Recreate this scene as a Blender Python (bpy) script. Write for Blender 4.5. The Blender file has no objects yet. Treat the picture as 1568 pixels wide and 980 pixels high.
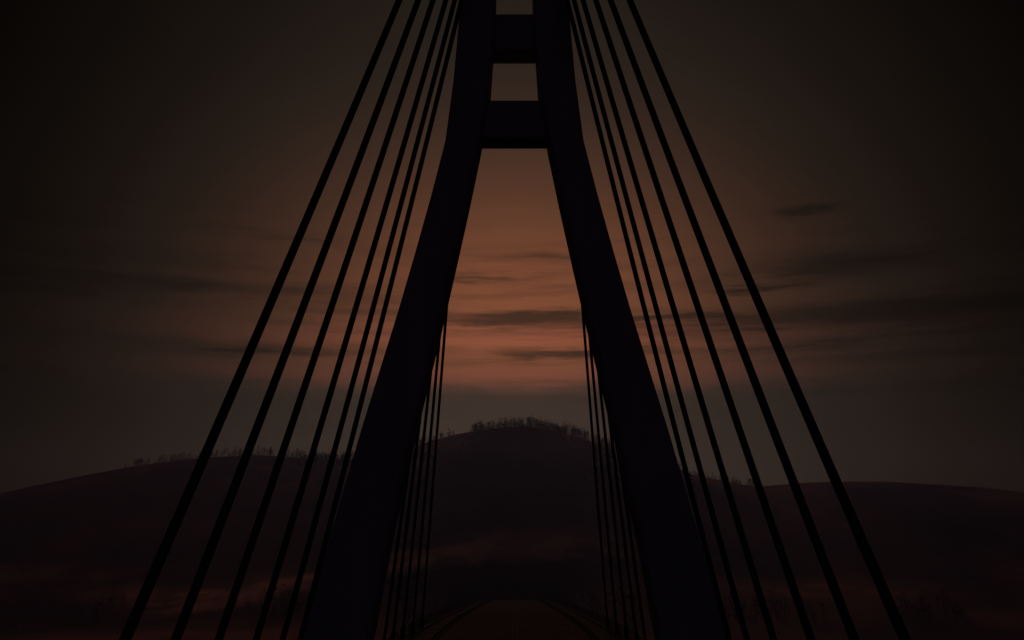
import bpy, math, random
import numpy as np
from mathutils import Vector, noise
random.seed(7)
S=bpy.context.scene
S.view_settings.view_transform='Standard'; S.view_settings.look='None'; S.view_settings.exposure=0
D=bpy.data
# ---------------------------------------------------------------- helpers
def link(o,parent=None):
    S.collection.objects.link(o)
    if parent: o.parent=parent
    return o
def mesh_obj(name,v,f,mats,parent=None,smooth=False,mi=None):
    m=D.meshes.new(name); m.from_pydata([tuple(p) for p in v],[],f)
    for a in mats: m.materials.append(a)
    if mi is not None: m.polygons.foreach_set('material_index',mi)
    if smooth: m.polygons.foreach_set('use_smooth',[True]*len(f))
    m.update(); return link(D.objects.new(name,m),parent)
def empty(name):
    return link(D.objects.new(name,None))
class MB:
    def __init__(s): s.v=[];s.f=[];s.m=[]
    def box(s,x0,x1,y0,y1,z0,z1,mat=0):
        b=len(s.v); s.v+=[(x0,y0,z0),(x1,y0,z0),(x1,y1,z0),(x0,y1,z0),(x0,y0,z1),(x1,y0,z1),(x1,y1,z1),(x0,y1,z1)]
        for q in [(0,3,2,1),(4,5,6,7),(0,1,5,4),(1,2,6,5),(2,3,7,6),(3,0,4,7)]:
            s.f.append(tuple(b+i for i in q)); s.m.append(mat)
    def tube(s,pts,rs,n=10,mat=0):
        b=len(s.v)
        for i,p in enumerate(pts):
            a=pts[max(i-1,0)]; c=pts[min(i+1,len(pts)-1)]
            t=(c-a).normalized(); u=t.cross(Vector((0.31,0.93,0.17))).normalized(); w=t.cross(u)
            for k in range(n):
                g=2*math.pi*k/n; s.v.append(tuple(p+(u*math.cos(g)+w*math.sin(g))*rs[i]))
        for i in range(len(pts)-1):
            for k in range(n):
                s.f.append((b+i*n+k,b+i*n+(k+1)%n,b+(i+1)*n+(k+1)%n,b+(i+1)*n+k)); s.m.append(mat)
    def obj(s,name,mats,parent=None,smooth=False):
        return mesh_obj(name,s.v,s.f,mats,parent,smooth,s.m)
def mat(name,c1,c2,scale=1.0,rough=.85,bump=.2,stretch=(1,1,1),c3=None,scale2=.1,spec=0.0,det=4,meadow_glow=None):
    m=D.materials.new(name); m.use_nodes=True; nt=m.node_tree; N=nt.nodes; L=nt.links
    b=N['Principled BSDF']; b.inputs['Roughness'].default_value=rough; b.inputs['Specular IOR Level'].default_value=spec
    tc=N.new('ShaderNodeTexCoord'); mp=N.new('ShaderNodeMapping'); mp.inputs['Scale'].default_value=stretch
    L.new(tc.outputs['Object'],mp.inputs[0])
    n=N.new('ShaderNodeTexNoise'); n.inputs['Scale'].default_value=scale; n.inputs['Detail'].default_value=det; n.inputs['Roughness'].default_value=.65
    L.new(mp.outputs[0],n.inputs[0])
    r=N.new('ShaderNodeValToRGB'); r.color_ramp.elements[0].position=.35; r.color_ramp.elements[1].position=.65
    r.color_ramp.elements[0].color=(*c1,1); r.color_ramp.elements[1].color=(*c2,1)
    L.new(n.outputs[0],r.inputs[0]); out=r.outputs[0]
    if c3:
        n2=N.new('ShaderNodeTexNoise'); n2.inputs['Scale'].default_value=scale2; n2.inputs['Detail'].default_value=3
        L.new(mp.outputs[0],n2.inputs[0])
        r2=N.new('ShaderNodeValToRGB'); r2.color_ramp.elements[0].position=.44; r2.color_ramp.elements[1].position=.58
        L.new(n2.outputs[0],r2.inputs[0])
        mx=N.new('ShaderNodeMixRGB'); L.new(r2.outputs[0],mx.inputs[0]); L.new(out,mx.inputs[1]); mx.inputs[2].default_value=(*c3,1); out=mx.outputs[0]
    if meadow_glow:
        vc=N.new('ShaderNodeAttribute'); vc.attribute_name='meadow_glow'
        mu=N.new('ShaderNodeMath'); mu.operation='MULTIPLY'; L.new(vc.outputs['Fac'],mu.inputs[0])
        rr=N.new('ShaderNodeMapRange'); L.new(n.outputs[0],rr.inputs[0]); rr.inputs[1].default_value=.3; rr.inputs[2].default_value=.55; L.new(rr.outputs[0],mu.inputs[1])
        mx=N.new('ShaderNodeMixRGB'); L.new(mu.outputs[0],mx.inputs[0]); L.new(out,mx.inputs[1]); mx.inputs[2].default_value=(*meadow_glow,1); out=mx.outputs[0]
    L.new(out,b.inputs['Base Color'])
    if bump:
        bp=N.new('ShaderNodeBump'); bp.inputs['Strength'].default_value=bump; L.new(n.outputs[0],bp.inputs['Height']); L.new(bp.outputs[0],b.inputs['Normal'])
    return m
M_conc=mat('pylon_concrete',(.15,.145,.155),(.2,.19,.21),.6,.9,0,(1,1,.25))
M_under=mat('stained_concrete',(.05,.045,.05),(.08,.075,.08),.8,bump=0)
M_cable=mat('cable_sheath',(.03,.03,.033),(.05,.05,.052),3,.7,0)
M_asph=mat('asphalt',(.022,.018,.018),(.038,.032,.032),.5,1,0)
M_paint=mat('worn_road_paint',(.03,.025,.024),(.06,.045,.042),2,bump=0)
M_steel=mat('railing_steel',(.02,.02,.02),(.035,.035,.035),6,.6,0)
M_ground=mat('heath_ground',(.085,.042,.034),(.052,.028,.026),.035,.95,.15,c3=(.028,.019,.023),scale2=.009,meadow_glow=(.36,.17,.10))
M_bark=mat('bark',(.03,.022,.018),(.05,.038,.03),4,bump=0)
M_leaf=mat('autumn_foliage',(.022,.014,.016),(.05,.028,.026),.4,bump=0)

# ---------------------------------------------------------------- terrain
CR=[(-3000,20),(-1200,6),(-600,8),(-450,18),(-358,33.8),(-331,40.6),(-299,49.5),(-267,57),(-231,63),(-199,65.5),(-163,66.4),(-131,62),(-95,65),(-67,72),(-49,79),(-22,84.4),(5,86.5),(28,83.5),(51,76.7),(69,70),(114,54),(142,47),(164,43.8),(187,46.4),(232,48),(278,47),(323,43.8),(354,38.4),(430,28),(600,12),(1200,8),(3000,20)]
CX=[a for a,b in CR]; CZ=[b for a,b in CR]
def crest(x): return sum(np.interp(x+d,CX,CZ) for d in(-14,-7,0,7,14))/5
def sst(t): t=min(max(t,0),1); return t*t*(3-2*t)
def ht(x,y):
    yr=700
    base=-22+2.0*noise.noise((x/90,y/90,3.3))
    c=float(crest(x))
    if y<=yr: s=sst((y-350)/350)
    else: s=.35+.65*math.exp(-((y-yr)/300)**2)
    mid=math.sin(math.pi*min(max((y-350)/350,0),1)) if y<yr else 0
    n=noise.noise((x/160,y/140,1.7))+.35*noise.noise((x/60,y/60,4.2))
    z=base+(c-base)*s + mid*n*4.5 + s*noise.noise((x/22,y/22,5))*.6
    # terrace of flatter grassland in the lower slope, with a sunken lane on its near edge
    e=y-(448+.25*x)
    z+=3.5*math.exp(-((e-10)/14)**2)*math.exp(-((x+25)/70)**2)
    far=max(0,(y-1100)/3000); z+=-min(far,1)*10
    return z
g=np.linspace(-1,1,261)
xs=420*g+5600*np.sign(g)*np.abs(g)**6
gy=np.linspace(0,1,301)
ys=-2500*(1-gy)**8 + 60 + 950*gy + 6500*gy**10
def gs(v,c,w): return math.exp(-((v-c)/w)**2)
def meadow_glow(x,y):
    e=y-(448+.25*x)
    a=1.6*sst((e-1)/3)*(1-sst((e-18)/25))*gs(x,-20,60)
    a+=1.2*gs(x,-115,50)*gs(y,425+8*math.sin(x/17),13)
    a+=.4*gs(x,-215,50)*gs(y,450,12)+.3*gs(x,130,50)*gs(y,440,14)
    if y<720: a+=1.0*sst((y-664+10*noise.noise((x/20,0,0)))/14)*(1.3*gs(x,-40,32)+.8*gs(x,-290,45)+.35*gs(x,230,80))  # sunset glow on the ridge tops, painted into the ground colour
    k=.5+1.1*noise.noise((x/14,y/9,2.2))
    return min(1,max(0,a*(.45+.8*max(0,k))))
V=[];F=[];MD=[]
for y in ys:
    for x in xs:
        V.append((x,y,ht(x,y))); MD.append(meadow_glow(x,y) if 380<y<760 and abs(x)<450 else 0)
nx=len(xs)
for j in range(len(ys)-1):
    for i in range(nx-1):
        a=j*nx+i; F.append((a,a+1,a+nx+1,a+nx))
ter=mesh_obj('hills_terrain',V,F,[M_ground],smooth=True)
at=ter.data.attributes.new('meadow_glow','FLOAT','POINT'); at.data.foreach_set('value',MD)

# ---------------------------------------------------------------- trees (distant mass)
T=MB()
def tree(x,y,h,bare):
    z=ht(x,y)-.3
    lean=Vector((random.uniform(-.08,.08),random.uniform(-.05,.05),1))
    top=Vector((x,y,z))+lean*h
    T.tube([Vector((x,y,z)),Vector((x,y,z)).lerp(top,.5),top],[.05*h*.5+.05,.03*h*.5,.03],3,0)
    k=random.randint(4,7)
    for i in range(k):
        t=random.uniform(.2,.95); p=Vector((x,y,z)).lerp(top,t); a=random.uniform(0,6.28); l=h*(.12+.22*(1-t))
        q=p+Vector((math.cos(a)*l,math.sin(a)*l,l*random.uniform(.4,1.1)))
        b=len(T.v); T.v+=[tuple(p+Vector((0,0,-.08))),tuple(p+Vector((0,0,.12))),tuple(q)]; T.f.append((b,b+1,b+2)); T.m.append(0)
        if bare and random.random()<.4: continue
        for j in range(4 if bare else 6):
            c=q.lerp(p,random.random()*.6)+Vector([random.gauss(0,.08*h) for _ in range(2)]+[random.gauss(0,.12*h)])
            s=h*random.uniform(.05,.12); b=len(T.v)
            for _ in range(3): T.v.append(tuple(c+Vector([random.uniform(-s,s) for _ in range(3)])))
            T.f.append((b,b+1,b+2)); T.m.append(1)
def scatter(n,x0,x1,y0,y1,h0,h1,bare=False,dens=0,pw=1):
    c=0;tries=0
    while c<n and tries<n*12:
        tries+=1
        x=random.uniform(x0,x1);y=random.uniform(y0,y1)
        if dens and noise.noise((x/35,y/50,7.7))<dens: continue
        if abs(x)<17 and y<430: continue
        tree(x,y,h0+(h1-h0)*random.random()**pw,bare); c+=1
scatter(420,-265,-85,680,706,1.5,6.5,pw=2.2)
scatter(60,-360,-250,690,708,.8,2)
scatter(40,-80,5,696,706,1,2.0)
scatter(120,2,80,684,704,2,7.5,True,pw=1.8)
scatter(90,70,120,670,704,2,5)
scatter(130,110,168,684,706,1.5,6,pw=2)
scatter(90,168,360,692,706,.6,1.6)
scatter(520,-30,105,545,690,3,7,False,-.3)
scatter(200,-25,60,600,690,4,8,True,-.4)
scatter(260,-75,-10,510,650,3,6,False,-.1)
scatter(350,-200,-60,610,680,3,5,False,.08)
scatter(260,-220,220,385,412,4,8,True,-.05)
T.obj('distant_trees',[M_bark,M_leaf])
T=MB()
for i in range(520):
    t=random.random(); x=-80+112*t+random.gauss(0,.8); y=447+.25*x+random.gauss(0,1.0)
    tree(x,y,random.uniform(1.0,2.4)*(1.2-.6*t),False)
T.obj('hedgerow',[M_bark,M_leaf])

# ---------------------------------------------------------------- bridge
bridge=empty('cable_stayed_bridge')
def dz(y):
    d=max(0,y-110); return -.05*d*d/(d+40)
OUT=[(-28,15.5),(0,13.5),(7.3,11.75),(15.9,9.65),(25,7.1),(29.6,5.9),(35.6,4.42),(38.6,4.0),(45.8,3.48),(66,2.95)]
INN=[(-28,12),(0,9.4),(6.7,8.15),(12,7.25),(17.9,6.04),(25.3,4.38),(28.3,3.75),(32.6,2.88),(36.8,2.08),(40.2,1.56),(42.9,1.38),(45,1.25),(66,.95)]
fo=lambda z: float(np.interp(z,[a for a,b in OUT],[b for a,b in OUT]))
fi=lambda z: float(np.interp(z,[a for a,b in INN],[b for a,b in INN]))
YF,YB=58.5,61.5
for sgn,nm in ((-1,'leg_left'),(1,'leg_right')):
    zs=[-28,-10,0,6.7,12,17.9,25.2,29,32.6,36.2,40.2,45.5,55,66]
    v=[];f=[]
    for z in zs:
        a,b=fi(z)*sgn,fo(z)*sgn; c=.18*sgn
        for (px,py) in [(a+c,YF),(b-c,YF),(b,YF+.18),(b,YB-.18),(b-c,YB),(a+c,YB),(a,YB-.18),(a,YF+.18)]: v.append((px,py,z))
    n=8
    for i in range(len(zs)-1):
        for k in range(n):
            q=(i*n+k,i*n+(k+1)%n,(i+1)*n+(k+1)%n,(i+1)*n+k); f.append(q if sgn>0 else q[::-1])
    f.append(tuple(range(n))); f.append(tuple(range(len(v)-n,len(v))))
    mesh_obj(nm,v,f,[M_conc],bridge)
B=MB()
for z0,z1 in [(36.6,39.05),(42.6,45.06),(48.6,51.1),(54.6,57.1),(61,65.6)]:
    x0=fi(z0)+.5; x1=fi(z1)+.5; b=len(B.v)
    B.v+=[(-x0,59,z0),(x0,59,z0),(x0,61,z0),(-x0,61,z0),(-x1,59,z1),(x1,59,z1),(x1,61,z1),(-x1,61,z1)]
    for q in [(0,3,2,1),(4,5,6,7),(0,1,5,4),(1,2,6,5),(2,3,7,6),(3,0,4,7)]: B.f.append(tuple(b+i for i in q)); B.m.append(0)
B.box(-9.6,9.6,58.9,61.1,-5,-2.6)
B.obj('cross_beams',[M_conc],bridge)
stations=[-160,-100,-50,0,30,60,90,110,125,140,160,180,200,225,250,280,310,340,370,400,430]
sec=[(-13.6,-.25),(-13.6,.25),(-12.4,.25),(-12.4,0),(-9.2,0.0),(9.2,0.0),(12.4,0),(12.4,.25),(13.6,.25),(13.6,-.25),(10,-1.2),(6,-2.4),(-6,-2.4),(-10,-1.2)]
v=[];f=[];mi=[]
for y in stations:
    for x,z in sec: v.append((x,y,z+dz(y)))
n=len(sec)
for i in range(len(stations)-1):
    for k in range(n):
        f.append((i*n+k,(i+1)*n+k,(i+1)*n+(k+1)%n,i*n+(k+1)%n)); mi.append(1 if k in(1,3,4,5,7) else 0)
mesh_obj('deck',v,f,[M_under,M_asph],bridge,mi=mi)
def strip(B,x0,x1,y0,y1,off,m=0):
    b=len(B.v); B.v+=[(x0,y0,dz(y0)+off),(x1,y0,dz(y0)+off),(x1,y1,dz(y1)+off),(x0,y1,dz(y1)+off)]; B.f.append((b,b+1,b+2,b+3)); B.m.append(m)
B=MB()
y=-150
while y<425:
    for x in (-4.4,4.4):
        strip(B,x-.07,x+.07,y,y+3,.02)
    for x in (-.25,.25,-8.7,8.7): strip(B,x-.07,x+.07,y,y+9,.02)
    y+=9
B.obj('lane_markings',[M_paint],bridge)
B=MB()
y=-150
while y<425:
    for x in (-13.3,13.3,-9.3,9.3):
        if abs(x)>12 and 55<y<65: continue
        top=1.2 if abs(x)>12 else .8
        z0=dz(y)+(.25 if abs(x)>12 else 0)
        B.box(x-.05,x+.05,y-.05,y+.05,z0,z0+top)
        for h in ([.4,.8,1.2] if abs(x)>12 else [.6,.8]):
            za=z0+h; zb=dz(y+4)+(.25 if abs(x)>12 else 0)+h
            B.tube([Vector((x,y,za)),Vector((x,y+4,zb))],[.05,.05],4)
    y+=4
B.obj('railings',[M_steel],bridge)
B=MB()
for y in (-120,-60,170,230,290,350):
    for x in (-5,5):
        B.tube([Vector((x,y,ht(x,y)-1)),Vector((x,y,dz(y)-2.3))],[1.1,1.0],12)
    B.box(-7,7,y-1.2,y+1.2,dz(y)-3.4,dz(y)-2.35)
B.obj('deck_piers',[M_under],bridge)
B=MB(); A=MB()
near=[(25.5,60.6,.165),(31,58.5,.165),(37.3,56.7,.16),(44.5,54.7,.155),(51,53.0,.15),(56.2,51.4,.15)]
far=[(145,61,.15),(132,59.3,.15),(120,57.6,.15),(110,56,.15),(102,54.4,.15)]
for s in (-1,1):
    for lst,yt in ((near,58.3),(far,61.7)):
        for (ya,zt,r) in lst:
            xa=13.0 
            p0=Vector((2.2*s,yt,zt)); p1=Vector((xa*s,ya,dz(ya)+.3)); N=28
            pts=[p0.lerp(p1,i/N)+Vector((0,0,-.55*4*(i/N)*(1-i/N))) for i in range(N+1)]
            B.tube(pts,[r]*(N+1),10)
            d=(p0-p1).normalized()
            A.tube([p1-d*.3,p1+d*2.2],[.3,.26],10)
            A.tube([p0,p0-d*1.2],[.27,.24],10)
B.obj('stay_cables',[M_cable],bridge,smooth=True)
A.obj('cable_anchors',[M_steel],bridge,smooth=True)

# ---------------------------------------------------------------- evening haze lying over the valley
B=MB(); B.box(-420,420,175,745,-60,70)
M_haze=D.materials.new('valley_haze'); M_haze.use_nodes=True; nt=M_haze.node_tree
for n in list(nt.nodes):
    if n.type=='BSDF_PRINCIPLED': nt.nodes.remove(n)
vs=nt.nodes.new('ShaderNodeVolumeScatter'); vs.inputs['Color'].default_value=(.5,.6,1,1); vs.inputs['Density'].default_value=.00006; vs.inputs['Anisotropy'].default_value=.6
nt.links.new(vs.outputs[0],[n for n in nt.nodes if n.type=='OUTPUT_MATERIAL'][0].inputs['Volume'])
B.obj('valley_haze',[M_haze])

# ---------------------------------------------------------------- sky
SUN_EL,SUN_AZ=22,0
W=D.worlds.new('World'); S.world=W; W.use_nodes=True; nt=W.node_tree; N=nt.nodes; L=nt.links
bg=N['Background']
def val(i,x):
    if isinstance(x,(int,float)): i.default_value=x
    else: L.new(x,i)
def m(op,a,b=0,c=0):
    n=N.new('ShaderNodeMath'); n.operation=op; val(n.inputs[0],a); val(n.inputs[1],b); val(n.inputs[2],c); return n.outputs[0]
def gauss(x,c,w):
    t=m('DIVIDE',m('SUBTRACT',x,c),w); return m('EXPONENT',m('MULTIPLY',m('MULTIPLY',t,t),-1))
def ss(x,a,b):
    n=N.new('ShaderNodeMapRange'); n.interpolation_type='SMOOTHSTEP'; val(n.inputs[0],x); n.inputs[1].default_value=a; n.inputs[2].default_value=b; return n.outputs[0]
tc=N.new('ShaderNodeTexCoord'); sp=N.new('ShaderNodeSeparateXYZ'); L.new(tc.outputs['Generated'],sp.inputs[0])
X,Y,Z=sp.outputs
az=m('MULTIPLY',m('ARCTAN2',X,Y),57.2958); el=m('MULTIPLY',m('ARCSINE',Z),57.2958)
cb=N.new('ShaderNodeCombineXYZ'); val(cb.inputs[0],az); val(cb.inputs[1],el)
def nz(sx,sy,det,seed,rough=.55):
    mp=N.new('ShaderNodeMapping'); mp.inputs['Scale'].default_value=(sx,sy,1); mp.inputs['Location'].default_value=(seed,seed*1.7,seed); L.new(cb.outputs[0],mp.inputs[0])
    n=N.new('ShaderNodeTexNoise'); n.inputs['Scale'].default_value=1; n.inputs['Detail'].default_value=det; n.inputs['Roughness'].default_value=rough; L.new(mp.outputs[0],n.inputs[0]); return n.outputs[0]
w1=m('SUBTRACT',nz(.13,.35,2,3.1),.5); w2=m('SUBTRACT',nz(.3,3.0,5,8.3,.65),.5)
elw=m('ADD',el,m('ADD',m('MULTIPLY',w1,1.0),m('MULTIPLY',w2,1.1)))
azw=m('ADD',az,m('MULTIPLY',w2,9))
clouds=[(1,12.3,7,.5,1),(20,11.9,14,.8,.9),(10,12.2,8,.35,1),(3.5,10.3,5,.36,.9),(18.5,14.5,7,.8,.8),(16.9,17.6,2.3,.34,.8),(14.5,13.6,3.4,.22,.9),(-17,13.5,7,.55,.5),(-17,17,3,.3,.35),(-2.0,14.5,5,.28,.65),(2,15.7,4,.3,.5),(-13.5,16.4,2.4,.16,.5),(-13,10.3,10,.4,.6),(16,10.2,7,.2,.5)]
c=None
for (a,e,wa,we,k) in clouds:
    gg=m('MULTIPLY',m('MULTIPLY',gauss(azw,a,wa),gauss(elw,e,we)),k)
    c=gg if c is None else m('MAXIMUM',c,gg)
c=ss(c,.02,1.0)
st=ss(nz(.07,1.0,4,12.4,.6),.45,.66)
st=m('MULTIPLY',m('MULTIPLY',st,gauss(el,11.5,5.0)),.5)
c=m('MINIMUM',m('ADD',c,st),1)
low=ss(elw,7.3,10.6)
orange=m('MULTIPLY',m('MULTIPLY',gauss(az,0,11.0),gauss(el,12.0,7.6)),m('MULTIPLY',low,m('SUBTRACT',1,m('MULTIPLY',c,.82))))
pink=m('MULTIPLY',m('MULTIPLY',gauss(az,0,13),m('MAXIMUM',gauss(elw,9.0,.7),gauss(elw,11.2,.7))),m('SUBTRACT',1,m('MULTIPLY',c,.8)))
front=ss(Y,-.1,.4)
base=m('MULTIPLY',m('MULTIPLY',gauss(az,0,20),gauss(el,10,21.5)),m('MULTIPLY',m('SUBTRACT',1,m('MULTIPLY',c,.4)),front))
mott=m('ADD',.9,m('MULTIPLY',nz(.06,.2,3,21),.2)); base=m('MULTIPLY',base,mott)
back_fill=m('MULTIPLY',ss(Y,.3,-.5),ss(Z,-.15,.1))  # cool ambient added behind the camera to lift the silhouettes
def col(f,rgb):
    n=N.new('ShaderNodeVectorMath'); n.operation='SCALE'; n.inputs[0].default_value=rgb; L.new(f,n.inputs['Scale']); return n.outputs[0]
def add(a,b):
    n=N.new('ShaderNodeVectorMath'); n.operation='ADD'; L.new(a,n.inputs[0]); L.new(b,n.inputs[1]); return n.outputs[0]
tot=add(add(col(orange,(.168,.043,.0125)),col(pink,(.052,.010,.007))),add(col(base,(.0395,.0280,.0208)),col(back_fill,(.014,.011,.020))))
sky=N.new('ShaderNodeTexSky'); sky.sky_type='NISHITA'; sky.sun_disc=False; sky.sun_elevation=math.radians(1); sky.sun_rotation=math.radians(SUN_AZ)
sv=N.new('ShaderNodeVectorMath'); sv.operation='SCALE'; L.new(sky.outputs[0],sv.inputs[0]); sv.inputs['Scale'].default_value=.0002
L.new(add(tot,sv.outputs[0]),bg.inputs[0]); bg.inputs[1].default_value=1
ld=D.lights.new('sun','SUN'); ld.energy=.95; ld.angle=math.radians(12); ld.color=(1,.56,.40)
lo=link(D.objects.new('sun',ld)); lo.rotation_euler=(math.radians(-(90-SUN_EL)),0,math.radians(-SUN_AZ))
# ---------------------------------------------------------------- camera
cd=D.cameras.new('camera'); cd.lens=35; cd.sensor_width=36; cd.clip_end=20000; cd.clip_start=.1
co=link(D.objects.new('camera',cd)); co.location=(0,0,12); co.rotation_euler=(math.radians(90+12.2),0,math.radians(.15)); S.camera=co
